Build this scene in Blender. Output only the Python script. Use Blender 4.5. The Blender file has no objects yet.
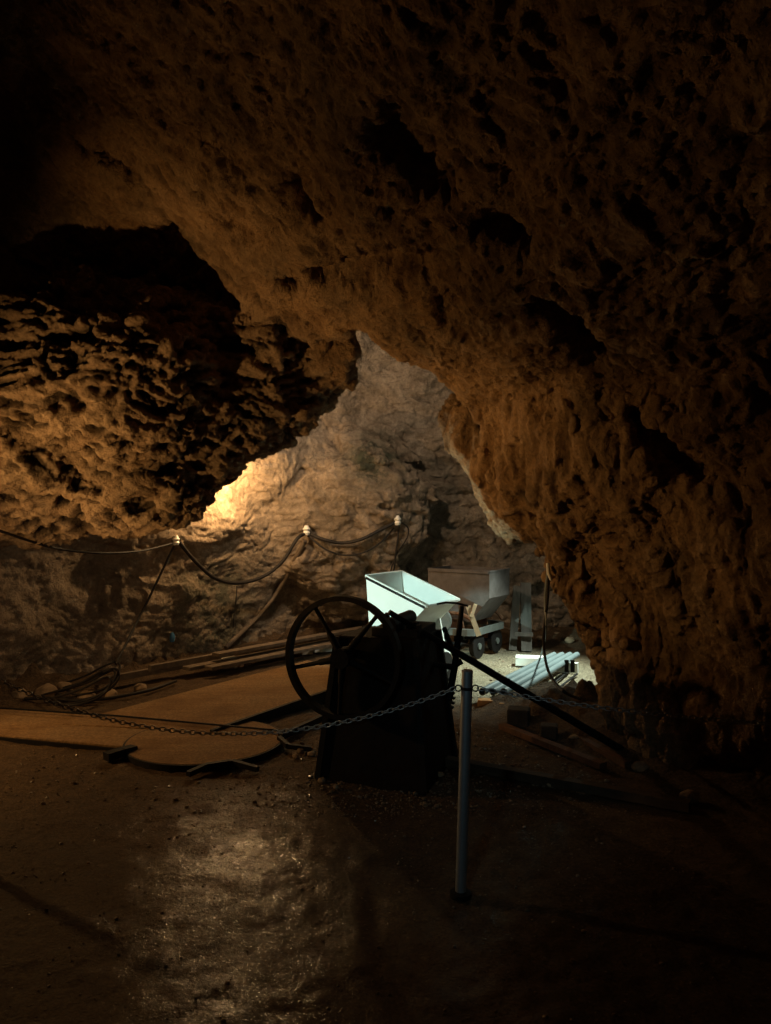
import bpy, math, random
import numpy as np
from mathutils import Vector, Matrix
from mathutils.bvhtree import BVHTree

random.seed(7)
C = bpy.context.scene.collection
F, CX, CY, CH = 770.0, 385.5, 512.0, 1.6


def P(px, py, Y):
    """world point at depth Y for a measured image point"""
    return Vector(((px - CX) / F * Y, Y, CH - (py - CY) / F * Y))


def G(px, py, z=0.0):
    Y = F * (CH - z) / (py - CY)
    return Vector(((px - CX) / F * Y, Y, z))


# ------------------------------------------------------------------ materials
def new_mat(name):
    m = bpy.data.materials.new(name)
    m.use_nodes = True
    nt = m.node_tree
    b = nt.nodes['Principled BSDF']
    return m, nt, b


def N(nt, typ, **kw):
    n = nt.nodes.new(typ)
    for k, v in kw.items():
        if k in n.inputs.keys() if hasattr(n.inputs, 'keys') else False:
            n.inputs[k].default_value = v
        else:
            setattr(n, k, v)
    return n


def noise(nt, vec, scale, detail=6, rough=.6, dist=0.0):
    n = nt.nodes.new('ShaderNodeTexNoise')
    n.inputs['Scale'].default_value = scale
    n.inputs['Detail'].default_value = detail
    n.inputs['Roughness'].default_value = rough
    n.inputs['Distortion'].default_value = dist
    nt.links.new(vec, n.inputs['Vector'])
    return n.outputs['Fac']


def ramp(nt, fac, stops):
    r = nt.nodes.new('ShaderNodeValToRGB')
    el = r.color_ramp.elements
    while len(el) < len(stops):
        el.new(.5)
    for e, (p, c) in zip(el, stops):
        e.position = p
        e.color = (*c, 1) if len(c) == 3 else c
    nt.links.new(fac, r.inputs['Fac'])
    return r.outputs['Color']


def mix(nt, fac, a, b, mode='MIX'):
    n = nt.nodes.new('ShaderNodeMix')
    n.data_type = 'RGBA'
    n.blend_type = mode
    for inp, v in ((n.inputs[0], fac), (n.inputs[6], a), (n.inputs[7], b)):
        if isinstance(v, (int, float)):
            inp.default_value = v
        elif isinstance(v, tuple):
            inp.default_value = (*v, 1)
        else:
            nt.links.new(v, inp)
    return n.outputs[2]


def math_n(nt, op, a, b=None, clamp=False):
    n = nt.nodes.new('ShaderNodeMath')
    n.operation = op
    n.use_clamp = clamp
    for i, v in enumerate((a, b)):
        if v is None:
            continue
        if isinstance(v, (int, float)):
            n.inputs[i].default_value = v
        else:
            nt.links.new(v, n.inputs[i])
    return n.outputs[0]


def maprange(nt, v, a, b, c=0.0, d=1.0):
    n = nt.nodes.new('ShaderNodeMapRange')
    nt.links.new(v, n.inputs[0])
    for i, x in enumerate((a, b, c, d)):
        n.inputs[i + 1].default_value = x
    return n.outputs[0]


def objco(nt, scale=(1, 1, 1)):
    t = nt.nodes.new('ShaderNodeTexCoord')
    mp = nt.nodes.new('ShaderNodeMapping')
    mp.inputs['Scale'].default_value = scale
    nt.links.new(t.outputs['Object'], mp.inputs['Vector'])
    return mp.outputs['Vector']


def bump(nt, b, h, dist, strength=1.0, normal=None):
    n = nt.nodes.new('ShaderNodeBump')
    n.inputs['Strength'].default_value = strength
    n.inputs['Distance'].default_value = dist
    nt.links.new(h, n.inputs['Height'])
    if normal is not None:
        nt.links.new(normal, n.inputs['Normal'])
    if b is not None:
        nt.links.new(n.outputs['Normal'], b.inputs['Normal'])
    return n.outputs['Normal']


def attr(nt, name):
    n = nt.nodes.new('ShaderNodeAttribute')
    n.attribute_name = name
    return n.outputs['Fac']


def rock_mat():
    m, nt, b = new_mat('limestone_rock')
    v = objco(nt)
    n1 = noise(nt, v, 1.3, 5, .6)
    n2 = noise(nt, v, 6.0, 8, .68)
    n3 = noise(nt, v, 28.0, 6, .7)
    vv = objco(nt, (5.0, 5.0, 1.0))
    streak = noise(nt, vv, 1.1, 6, .62)
    left = mix(nt, maprange(nt, n2, .3, .7), (.30, .19, .105), (.56, .40, .25))
    back = mix(nt, maprange(nt, n2, .3, .7), (.30, .225, .155), (.50, .40, .30))
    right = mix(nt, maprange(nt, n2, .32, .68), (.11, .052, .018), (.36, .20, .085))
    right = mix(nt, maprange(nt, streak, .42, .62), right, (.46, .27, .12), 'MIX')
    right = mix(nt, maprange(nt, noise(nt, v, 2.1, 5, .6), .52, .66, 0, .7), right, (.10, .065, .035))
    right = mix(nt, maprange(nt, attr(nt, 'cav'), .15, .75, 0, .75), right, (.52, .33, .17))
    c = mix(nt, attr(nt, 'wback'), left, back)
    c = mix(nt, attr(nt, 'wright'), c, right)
    # darker stains, mossy film with painted boulder shade, darker pits
    c = mix(nt, maprange(nt, n1, .5, .68, 0, .55), c, (.10, .075, .045))
    moss_shade = math_n(nt, 'MULTIPLY', attr(nt, 'moss_shade'), maprange(nt, n2, .36, .56), True)
    c = mix(nt, moss_shade, c, (.06, .068, .045))
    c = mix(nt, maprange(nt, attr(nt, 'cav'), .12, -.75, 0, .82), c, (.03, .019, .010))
    c = mix(nt, maprange(nt, n3, .35, .65, .45, 0), c, (.05, .035, .022))
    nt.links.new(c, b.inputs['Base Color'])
    b.inputs['Roughness'].default_value = .82
    b.inputs['Specular IOR Level'].default_value = .25
    h1 = bump(nt, None, math_n(nt, 'MULTIPLY', n2, maprange(nt, attr(nt, 'soft'), 0, 1, 1, .35)), .10, .8)
    vo = nt.nodes.new('ShaderNodeTexVoronoi')
    vo.inputs['Scale'].default_value = 17
    vo.feature = 'DISTANCE_TO_EDGE'
    wv = nt.nodes.new('ShaderNodeVectorMath')
    wv.operation = 'ADD'
    nn = nt.nodes.new('ShaderNodeTexNoise')
    nn.inputs['Scale'].default_value = 5
    nn.inputs['Detail'].default_value = 4
    nt.links.new(v, nn.inputs['Vector'])
    nt.links.new(v, wv.inputs[0])
    nt.links.new(nn.outputs['Color'], wv.inputs[1])
    nt.links.new(wv.outputs[0], vo.inputs['Vector'])
    h2 = bump(nt, None, maprange(nt, vo.outputs['Distance'], 0, .25), .012, .5, h1)
    bump(nt, b, n3, .03, .8, h2)
    return m


def floor_mat():
    m, nt, b = new_mat('damp_gravel_floor')
    v = objco(nt)
    n1 = noise(nt, v, 1.1, 5, .6)
    n2 = noise(nt, v, 9, 7, .65)
    n3 = noise(nt, v, 70, 5, .65)
    vo = nt.nodes.new('ShaderNodeTexVoronoi')
    vo.inputs['Scale'].default_value = 60
    vo.inputs['Randomness'].default_value = 1
    dn = nt.nodes.new('ShaderNodeTexNoise')
    dn.inputs['Scale'].default_value = 16
    dn.inputs['Detail'].default_value = 5
    dv = nt.nodes.new('ShaderNodeVectorMath')
    dv.operation = 'MULTIPLY_ADD'
    dv.inputs[1].default_value = (.06, .06, .06)
    nt.links.new(v, dn.inputs['Vector'])
    nt.links.new(dn.outputs['Color'], dv.inputs[0])
    nt.links.new(v, dv.inputs[2])
    nt.links.new(dv.outputs[0], vo.inputs['Vector'])
    pale = attr(nt, 'pale')
    dry = mix(nt, maprange(nt, n2, .3, .7), (.085, .05, .026), (.19, .12, .062))
    pale_floor = mix(nt, maprange(nt, n2, .3, .7), (.34, .30, .20), (.50, .45, .33))
    c = mix(nt, pale, dry, pale_floor)
    c = mix(nt, maprange(nt, vo.outputs['Distance'], .2, .7, 0, .6), c, (.05, .033, .02))
    wet = math_n(nt, 'MULTIPLY', attr(nt, 'wet'), maprange(nt, math_n(nt, 'ADD', math_n(nt, 'MULTIPLY', n1, .6), math_n(nt, 'MULTIPLY', n2, .4)), .36, .58), True)
    c = mix(nt, wet, c, mix(nt, .72, c, (.012, .008, .005)))
    nt.links.new(c, b.inputs['Base Color'])
    b.inputs['Roughness'].default_value = .8
    b.inputs['Specular IOR Level'].default_value = .2
    nt.links.new(wet, b.inputs['Coat Weight'])
    b.inputs['Coat Roughness'].default_value = .13
    c1 = bump(nt, None, noise(nt, v, 38, 3, .55), .006, .8)
    nt.links.new(bump(nt, None, noise(nt, v, 110, 3, .6), .002, .9, c1), b.inputs['Coat Normal'])
    h1 = bump(nt, None, math_n(nt, 'SUBTRACT', 1.0, vo.outputs['Distance']), .012, .8)
    h2 = bump(nt, None, noise(nt, v, 34, 6, .72), .034, 1.0, h1)
    bump(nt, b, n3, .010, .9, h2)
    return m


def boards_mat():
    m, nt, b = new_mat('sandy_boards')
    v = objco(nt)
    t = nt.nodes.new('ShaderNodeMapping')
    t.inputs['Rotation'].default_value = (0, 0, math.radians(-48))
    t.inputs['Scale'].default_value = (.7, 7, 7)
    nt.links.new(v, t.inputs['Vector'])
    grain = noise(nt, t.outputs['Vector'], 2.2, 8, .68, .6)
    big = noise(nt, v, 2.3, 6, .62)
    fine = noise(nt, v, 55, 6, .7)
    c = mix(nt, maprange(nt, grain, .3, .7), (.21, .115, .045), (.40, .235, .10))
    c = mix(nt, maprange(nt, big, .42, .66, 0, .75), c, (.30, .20, .105))
    c = mix(nt, maprange(nt, big, .5, .3, 0, .6), c, (.11, .06, .025))
    c = mix(nt, maprange(nt, fine, .42, .62, .65, 0), c, (.10, .058, .028))
    nt.links.new(c, b.inputs['Base Color'])
    b.inputs['Roughness'].default_value = .85
    b.inputs['Specular IOR Level'].default_value = .2
    h = bump(nt, None, grain, .015, .7)
    h = bump(nt, None, big, .05, .5, h)
    bump(nt, b, fine, .008, .9, h)
    return m


def simple(name, col, rough=.6, metal=0.0, var=.35, scale=14, bumpd=.0, col2=None, spec=.4):
    m, nt, b = new_mat(name)
    v = objco(nt)
    f = noise(nt, v, scale, 6, .65)
    lo = col2 if col2 else tuple(x * (1 - var) for x in col)
    c = mix(nt, maprange(nt, f, .35, .65), lo, col)
    nt.links.new(c, b.inputs['Base Color'])
    b.inputs['Roughness'].default_value = rough
    b.inputs['Metallic'].default_value = metal
    b.inputs['Specular IOR Level'].default_value = spec
    if bumpd:
        bump(nt, b, noise(nt, v, scale * 3, 5, .6), bumpd, .7)
    return m


def wood(name, dark, light, axis=(1, 1, 1), scale=3, rough=.75):
    m, nt, b = new_mat(name)
    v = objco(nt, axis)
    f = noise(nt, v, scale, 8, .62, .4)
    f2 = noise(nt, objco(nt), 3.0, 5, .6)
    c = mix(nt, maprange(nt, f, .3, .7), dark, light)
    c = mix(nt, maprange(nt, f2, .52, .7, 0, .55), c, tuple(x * .45 for x in dark))
    nt.links.new(c, b.inputs['Base Color'])
    b.inputs['Roughness'].default_value = rough
    b.inputs['Specular IOR Level'].default_value = .25
    bump(nt, b, f, .006, .5)
    return m


M = {}
M['rock'] = rock_mat()
M['floor'] = floor_mat()
M['stone'] = simple('loose_limestone', (.36, .25, .15), .85, 0, .5, 9, .02)
M['gravel'] = simple('gravel_stone', (.22, .145, .085), .3, 0, .5, 9, spec=.7)
M['ply'] = boards_mat()
M['iron'] = simple('black_iron', (.007, .0055, .005), .7, .2, .5, 12, .004, spec=.3)
M['housing'] = simple('rusted_dark_steel', (.011, .007, .005), .75, .1, .6, 7, .006, spec=.2)
M['rust'] = simple('rusty_iron', (.15, .07, .035), .8, .2, .5, 20, .004)
M['white'] = simple('white_paint', (.80, .84, .80), .45, 0, .08, 5)
M['cradle'] = simple('brown_paint', (.22, .09, .045), .6, 0, .3, 9)
M['skip'] = simple('grey_brown_steel', (.125, .112, .108), .7, .1, .3, 8, .003, (.08, .068, .062))
M['chassis'] = simple('pale_chassis_paint', (.11, .12, .112), .55, .1, .35, 9)
M['steel'] = simple('brushed_steel', (.50, .54, .58), .38, .85, .12, 30)
M['chain'] = simple('galvanised_chain', (.42, .42, .42), .42, .85, .35, 30)
M['pvc'] = simple('grey_plastic_pipe', (.15, .19, .20), .4, 0, .2, 4)
M['rubber'] = simple('black_rubber', (.022, .018, .015), .6, 0, .3, 10, spec=.25)
M['greycord'] = simple('grey_cord', (.28, .31, .30), .5, 0, .2, 10)
M['porcelain'] = simple('white_porcelain', (.75, .74, .68), .3, 0, .1, 9)
M['plank'] = wood('weathered_planks', (.09, .066, .045), (.20, .15, .105), (3, 3, 3), 4)
M['greyplank'] = wood('grey_planks', (.07, .062, .054), (.15, .135, .12), (8, 8, 1), 2)
M['tan'] = wood('tan_wood', (.34, .24, .15), (.52, .38, .24), (8, 8, 1), 2)
M['block'] = wood('orange_wood_block', (.40, .19, .07), (.60, .31, .12), (1, 5, 5), 4)
M['darkblock'] = simple('dark_stone_block', (.045, .037, .03), .85, 0, .5, 12, .01)
M['paleblock'] = simple('pale_stone_block', (.46, .42, .34), .85, 0, .3, 12, .008)
M['beam'] = wood('dark_beam', (.035, .024, .015), (.08, .052, .03), (1, 5, 5), 4)
M['blue'] = simple('blue_plastic', (.05, .16, .30), .5, 0, .3, 20)


# ------------------------------------------------------------------ object helpers
def tag(o, label, cat, group=None, kind=None):
    o['label'] = label
    o['category'] = cat
    if group:
        o['group'] = group
    if kind:
        o['kind'] = kind
    return o


def empty(name, loc, label, cat, group=None):
    o = bpy.data.objects.new(name, None)
    o.empty_display_size = .1
    C.objects.link(o)
    o.location = loc
    return tag(o, label, cat, group)


class MB:
    """collects shapes for ONE mesh"""

    def __init__(s, T=None):
        s.v, s.f, s.T = [], [], T

    def add(s, vs, fs):
        k = len(s.v)
        s.v += [Vector(p) for p in vs]
        s.f += [[i + k for i in f] for f in fs]
        return s

    def hexa(s, b, t):
        """bottom 4 + top 4 points, both anticlockwise seen from above"""
        return s.add(list(b) + list(t), [(3, 2, 1, 0), (4, 5, 6, 7), (0, 1, 5, 4), (1, 2, 6, 5), (2, 3, 7, 6), (3, 0, 4, 7)])

    def box(s, c, size, R=None):
        x, y, z = (a / 2 for a in size)
        p = [Vector(q) for q in ((-x, -y, -z), (x, -y, -z), (x, y, -z), (-x, y, -z), (-x, -y, z), (x, -y, z), (x, y, z), (-x, y, z))]
        if R is not None:
            p = [R @ q for q in p]
        p = [q + Vector(c) for q in p]
        return s.hexa(p[:4], p[4:])

    def bar(s, a, b, w, h, up=(0, 0, 1)):
        a, b = Vector(a), Vector(b)
        d = (b - a).normalized()
        sd = d.cross(Vector(up)).normalized()
        u = sd.cross(d)
        q = [(-1, -1), (1, -1), (1, 1), (-1, 1)]
        A = [a + sd * (w / 2 * i) + u * (h / 2 * j) for i, j in q]
        B = [b + sd * (w / 2 * i) + u * (h / 2 * j) for i, j in q]
        return s.add(A + B, [(0, 1, 2, 3), (7, 6, 5, 4), (0, 4, 5, 1), (1, 5, 6, 2), (2, 6, 7, 3), (3, 7, 4, 0)])

    def prism(s, poly, ext):
        """polygon extruded by a vector"""
        e = Vector(ext)
        n = len(poly)
        A = [Vector(p) for p in poly]
        return s.add(A + [p + e for p in A], [list(range(n))[::-1], list(range(n, 2 * n))] + [(i, (i + 1) % n, n + (i + 1) % n, n + i) for i in range(n)])

    def tube(s, pts, r, seg=8, closed=False, caps=True):
        pts = [Vector(p) for p in pts]
        n = len(pts)
        rs = r if isinstance(r, (list, tuple)) else [r] * n
        prev = None
        rings = []
        for i, p in enumerate(pts):
            if closed:
                t = pts[(i + 1) % n] - pts[i - 1]
            else:
                t = pts[min(i + 1, n - 1)] - pts[max(i - 1, 0)]
            t.normalize()
            if prev is None:
                a = Vector((0, 0, 1)) if abs(t.z) < .9 else Vector((1, 0, 0))
                u = t.cross(a).normalized()
            else:
                u = (prev - t * prev.dot(t)).normalized()
            prev = u
            w = t.cross(u)
            rings.append([p + (u * math.cos(k * 2 * math.pi / seg) + w * math.sin(k * 2 * math.pi / seg)) * rs[i] for k in range(seg)])
        vs = [q for rg in rings for q in rg]
        fs = []
        for i in range(n if closed else n - 1):
            j = (i + 1) % n
            for k in range(seg):
                l = (k + 1) % seg
                fs.append((i * seg + k, i * seg + l, j * seg + l, j * seg + k))
        if caps and not closed:
            fs.append(list(range(seg))[::-1])
            fs.append([(n - 1) * seg + k for k in range(seg)])
        return s.add(vs, fs)

    def cyl(s, a, b, r, seg=20, r2=None):
        return s.tube([a, b], [r, r if r2 is None else r2], seg)

    def pipe(s, a, b, r, ri, seg=18):
        a, b = Vector(a), Vector(b)
        d = (b - a).normalized()
        u = d.cross(Vector((0, 0, 1))).normalized()
        w = d.cross(u)
        vs = []
        for p, rr in ((a, r), (b, r), (b, ri), (a, ri)):
            vs += [p + (u * math.cos(k * 2 * math.pi / seg) + w * math.sin(k * 2 * math.pi / seg)) * rr for k in range(seg)]
        fs = []
        for i in range(4):
            j = (i + 1) % 4
            for k in range(seg):
                l = (k + 1) % seg
                fs.append((i * seg + k, i * seg + l, j * seg + l, j * seg + k))
        return s.add(vs, fs)

    def ring(s, c, ax, u, R, Ri, th, seg=64):
        """flat-section ring about axis ax"""
        c, ax, u = Vector(c), Vector(ax).normalized(), Vector(u).normalized()
        w = ax.cross(u)
        vs, fs = [], []
        for i in range(seg):
            a = i * 2 * math.pi / seg
            d = u * math.cos(a) + w * math.sin(a)
            vs += [c + d * R - ax * th / 2, c + d * R + ax * th / 2, c + d * Ri + ax * th / 2, c + d * Ri - ax * th / 2]
        for i in range(seg):
            j = (i + 1) % seg
            for k in range(4):
                l = (k + 1) % 4
                fs.append((i * 4 + k, i * 4 + l, j * 4 + l, j * 4 + k))
        return s.add(vs, fs)

    def blob(s, c, size, seed=0, flat=1.0):
        rnd = random.Random(seed)
        t = (1 + 5 ** .5) / 2
        base = [(-1, t, 0), (1, t, 0), (-1, -t, 0), (1, -t, 0), (0, -1, t), (0, 1, t), (0, -1, -t), (0, 1, -t), (t, 0, -1), (t, 0, 1), (-t, 0, -1), (-t, 0, 1)]
        fs = [(0, 11, 5), (0, 5, 1), (0, 1, 7), (0, 7, 10), (0, 10, 11), (1, 5, 9), (5, 11, 4), (11, 10, 2), (10, 7, 6), (7, 1, 8), (3, 9, 4), (3, 4, 2), (3, 2, 6), (3, 6, 8), (3, 8, 9), (4, 9, 5), (2, 4, 11), (6, 2, 10), (8, 6, 7), (9, 8, 1)]
        a = rnd.uniform(0, 6.28)
        vs = []
        for p in base:
            q = Vector(p).normalized() * rnd.uniform(.75, 1.15)
            q = Vector((q.x * math.cos(a) - q.y * math.sin(a), q.x * math.sin(a) + q.y * math.cos(a), q.z))
            vs.append(Vector(c) + Vector((q.x * size[0], q.y * size[1], q.z * size[2] * flat)))
        return s.add(vs, fs)

    def build(s, name, mat, parent=None, smooth=False, origin=None, bevel=0):
        vs = [s.T @ p for p in s.v] if s.T else s.v
        o3 = Vector(origin) if origin is not None else (parent_loc(parent) if parent else Vector((0, 0, 0)))
        me = bpy.data.meshes.new(name)
        me.from_pydata([tuple(p - o3) for p in vs], [], s.f)
        me.validate()
        if smooth:
            me.polygons.foreach_set('use_smooth', [True] * len(me.polygons))
        me.materials.append(mat)
        o = bpy.data.objects.new(name, me)
        C.objects.link(o)
        if parent:
            o.parent = parent
        elif origin is not None:
            o.location = o3
        if bevel:
            b = o.modifiers.new('bevel', 'BEVEL')
            b.width = bevel
            b.segments = 2
            b.limit_method = 'ANGLE'
        if smooth:
            try:
                me.set_sharp_from_angle(angle=math.radians(40))
            except Exception:
                pass
        return o


def parent_loc(p):
    v = Vector((0, 0, 0))
    while p is not None:
        v = v + p.location
        p = p.parent
    return v


# ------------------------------------------------------------------ numpy noise
rng = np.random.default_rng(11)
PERM = rng.permutation(256).astype(np.int32)
GR = rng.normal(size=(256, 3)).astype(np.float32)
GR /= np.linalg.norm(GR, axis=1)[:, None]


def perlin(p):
    p = np.asarray(p, dtype=np.float32)
    i = np.floor(p).astype(np.int32)
    f = p - i
    u = f * f * f * (f * (f * 6 - 15) + 10)
    out = np.zeros(len(p), np.float32)
    for dx in (0, 1):
        hx = PERM[(i[:, 0] + dx) & 255]
        wx = u[:, 0] if dx else 1 - u[:, 0]
        for dy in (0, 1):
            hy = PERM[(hx + i[:, 1] + dy) & 255]
            wy = u[:, 1] if dy else 1 - u[:, 1]
            for dz in (0, 1):
                h = PERM[(hy + i[:, 2] + dz) & 255]
                wz = u[:, 2] if dz else 1 - u[:, 2]
                g = GR[h]
                d = g[:, 0] * (f[:, 0] - dx) + g[:, 1] * (f[:, 1] - dy) + g[:, 2] * (f[:, 2] - dz)
                out += wx * wy * wz * d
    return out * 1.5


def fbm(p, octs, gain=.5, lac=2.03):
    a, s = 1.0, 0
    p = np.asarray(p, np.float32)
    for k in range(octs):
        s = s + a * perlin(p + 17.3 * k)
        p = p * lac
        a *= gain
    return s


def ridged(p, octs, gain=.5, lac=2.1):
    a, s = 1.0, 0
    p = np.asarray(p, np.float32)
    for k in range(octs):
        s = s + a * (1 - 2 * np.abs(perlin(p + 31.7 * k)))
        p = p * lac
        a *= gain
    return s


# ------------------------------------------------------------------ the cave rock as one solid, meshed by surface nets
def smin(a, b, k):
    h = np.clip(.5 + .5 * (b - a) / k, 0, 1)
    return b * (1 - h) + a * h - k * h * (1 - h)


def smax(a, b, k):
    return -smin(-a, -b, k)


def ell(X, Y, Z, c, r):
    q = np.sqrt(((X - c[0]) / r[0]) ** 2 + ((Y - c[1]) / r[1]) ** 2 + ((Z - c[2]) / r[2]) ** 2)
    return (1 - q) * min(r)


def capsule(X, Y, Z, a, b, r):
    d = [q - p for p, q in zip(a, b)]
    L2_ = sum(q * q for q in d)
    t = np.clip(((X - a[0]) * d[0] + (Y - a[1]) * d[1] + (Z - a[2]) * d[2]) / L2_, 0, 1)
    return r - np.sqrt((X - a[0] - t * d[0]) ** 2 + (Y - a[1] - t * d[1]) ** 2 + (Z - a[2] - t * d[2]) ** 2)


GZ = [-1, 0, .7, .83, 1.04, 1.69, 2.33, 2.58, 2.76, 3.2, 4.0, 4.8, 6]
GV = [-.05, -.05, -.02, .03, .14, .44, .61, 1.02, 1.40, 2.05, 3.1, 4.3, 6.2]


def comps(X, Y, Z):
    left = -((X + 3.3) * .765 - (Y - 6.5) * .642) + .10 * (Z - 1.0) + .18 * np.clip(Z - 1.3, 0, 9)
    far = -4.1 - X
    back = (Y - 9.75) + .22 * np.clip(Z - 2.1, 0, 9) ** 1.4 - .12 * np.clip(X, -1, 3)
    right = -(-.871 * (X - 1.4) - .49 * (Y - 5.6)) + np.interp(Z, GZ, GV)
    near = 5.5 - Y + 0 * X
    ceil = Z - 4.7 + 0 * X
    cceil = Z - 4.0 + 0 * X
    nose = ell(X, Y, Z - .17 * (X + 2.4), (-2.86, 6.3, 2.5), (2.25, 1.2, 1.08))
    nose2 = ell(X, Y, Z, (-1.05, 6.5, 2.78), (.66, .6, .6))
    nose = smax(nose, nose2, .2)
    boul = ell(X, Y, Z, (-.62, 9.55, 1.45), (.98, .72, 1.22))
    return left, far, back, right, near, ceil, cceil, nose, boul


def solid(X, Y, Z):
    left, far, back, right, near, ceil, cceil, nose, boul = comps(X, Y, Z)
    lobe = ell(X, Y, Z, (-2.05, 6.05, 1.78), (.70, .62, .42))
    chamber = smax(smax(smax(left, back, .3), near, .3), smax(cceil, X - 3.4, .4), .5)
    hall = smax(smax(left, far, .4), smax(right, ceil, .6), .5)
    f = smin(chamber, hall, .25)
    f = smax(f, nose, .22)
    f = smax(f, lobe, .12)
    f = smax(f, ell(X, Y, Z, (-2.3, 6.95, 3.75), (1.55, .8, .95)), .15)  # filler rock added behind the nose to stop chamber light leaking
    f = smax(f, boul, .12)
    f = smax(f, capsule(X, Y, Z, (.70, 6.05, 2.36), (1.03, 6.0, 1.60), .15), .1)
    return f


def march(px, py):
    o = np.array([0, 0, CH])
    d = np.array(P(px, py, 1.0)) - o
    t = 1.2
    while t < 9 and solid(*(o + d * t)) < 0:
        t += .02
    return o + d * t


HOLLOWS = [((405, 140), (440, 178), .17), ((496, 218), (516, 232), .12), ((215, 262), (300, 278), .10), (( 318, 268), (440, 250), .075), ((95, 150), (140, 175), .10), ((300, 190), (335, 235), .09), ((560, 300), (600, 350), .10), ((640, 420), (700, 470), .12)]
HOLLOWS = [(march(*a), march(*b), r) for a, b, r in HOLLOWS]
H = .036
X0, Y0, Z0 = -4.7, .6, -.2
nx, ny, nz = int(8.6 / H), int(10.2 / H), int(5.3 / H)
gx = (X0 + H * np.arange(nx)).astype(np.float32)
gy = (Y0 + H * np.arange(ny)).astype(np.float32)
gz = (Z0 + H * np.arange(nz)).astype(np.float32)
fld = solid(gx[:, None, None], gy[None, :, None], gz[None, None, :]).astype(np.float32)
ii, jj, kk = np.nonzero(np.abs(fld) < .75)
pp = np.stack([gx[ii], gy[jj], gz[kk]], 1)


def weights(p):
    left, far, back, right, near, ceil, cceil, nose, boul = comps(p[:, 0], p[:, 1], p[:, 2])
    L = np.maximum(left, far)
    B = np.maximum(np.maximum(back, boul), np.where(p[:, 1] > 7.2, cceil, -9))
    R = np.minimum(right, near + .8)
    E = np.stack([L, B, R, ceil, nose], 1) * 7
    E = np.exp(np.clip(E - E.max(1, keepdims=True), -30, 0))
    return E / E.sum(1, keepdims=True)


W = weights(pp)
warp = np.stack([perlin(pp * .9 + s) for s in (3.1, 47.7, 91.3)], 1) * .35
d = .17 * fbm(pp * .8 + warp, 2, .6)
d += (.06 + .08 * W[:, 3] + .0 * W[:, 2] - .02 * W[:, 4] - .02 * W[:, 0]) * ridged(pp * 1.5 + warp * 2, 3, .55)
bed = pp * np.array([1.2, 1.2, 4.2], np.float32)
d += W[:, 1] * .055 * ridged(bed + warp * 2, 3, .55)
flow = pp * np.array([3.2, 3.2, 1.1], np.float32)
d += W[:, 2] * .05 * ridged(flow + warp * 2.5, 3, .55)
plate = np.stack([pp[:, 0] * 1.3 + pp[:, 2] * .9, pp[:, 1] * 2.2, pp[:, 2] * 3.4 - pp[:, 0] * .3], 1)
d += (W[:, 4] + .25 * W[:, 0]) * .06 * fbm(plate + warp * 2, 4, .6)
hol = 9.0
for a_, b_, r_ in HOLLOWS:
    hol = np.minimum(hol, -capsule(pp[:, 0], pp[:, 1], pp[:, 2], a_, b_, r_))
hol = hol + .10 * fbm(pp * 3.5 + 5, 3)
fld[ii, jj, kk] += d - np.array([.03, .05, .035, .06, .10]) @ W.T
fld[ii, jj, kk] = smin(fld[ii, jj, kk], hol, .08)


def surface_nets(f, org, h):
    s = f > 0
    nx, ny, nz = f.shape
    cnt = np.zeros((nx - 1, ny - 1, nz - 1), np.int8)
    for a in (0, 1):
        for b in (0, 1):
            for c in (0, 1):
                cnt += s[a:nx - 1 + a, b:ny - 1 + b, c:nz - 1 + c]
    i, j, k = np.nonzero((cnt > 0) & (cnt < 8))
    n = len(i)
    cv = {(a, b, c): f[i + a, j + b, k + c] for a in (0, 1) for b in (0, 1) for c in (0, 1)}
    acc = np.zeros((n, 3))
    m = np.zeros(n)
    keys = list(cv)
    for x in range(8):
        for y in range(x + 1, 8):
            A, B = keys[x], keys[y]
            if sum(abs(p - q) for p, q in zip(A, B)) != 1:
                continue
            va, vb = cv[A], cv[B]
            ok = (va > 0) != (vb > 0)
            t = np.where(ok, va / np.where(ok, va - vb, 1), 0)
            for ax in range(3):
                acc[:, ax] += np.where(ok, A[ax] + t * (B[ax] - A[ax]), 0)
            m += ok
    vert = (acc / m[:, None] + np.stack([i, j, k], 1)) * h + np.array(org)
    idx = -np.ones((nx - 1, ny - 1, nz - 1), np.int32)
    idx[i, j, k] = np.arange(n)
    quads = []
    for ax in range(3):
        sl0 = [slice(None)] * 3
        sl1 = [slice(None)] * 3
        sl0[ax], sl1[ax] = slice(0, -1), slice(1, None)
        ch = s[tuple(sl0)] != s[tuple(sl1)]
        a, b = (ax + 1) % 3, (ax + 2) % 3
        e = np.stack(np.nonzero(ch), 1)
        e = e[(e[:, a] > 0) & (e[:, b] > 0) & (e[:, a] < f.shape[a] - 1) & (e[:, b] < f.shape[b] - 1)]
        first = s[tuple(e.T)]
        q = []
        for da, db in ((-1, -1), (0, -1), (0, 0), (-1, 0)):
            c = e.copy()
            c[:, a] += da
            c[:, b] += db
            q.append(idx[tuple(c.T)])
        q = np.stack(q, 1)
        # solid on the low side: face normal (towards air) is +axis
        q = np.where(first[:, None], q, q[:, ::-1])
        quads.append(q)
    return vert, np.concatenate(quads)


V, Q = surface_nets(fld, (X0, Y0, Z0), H)
del fld


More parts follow.
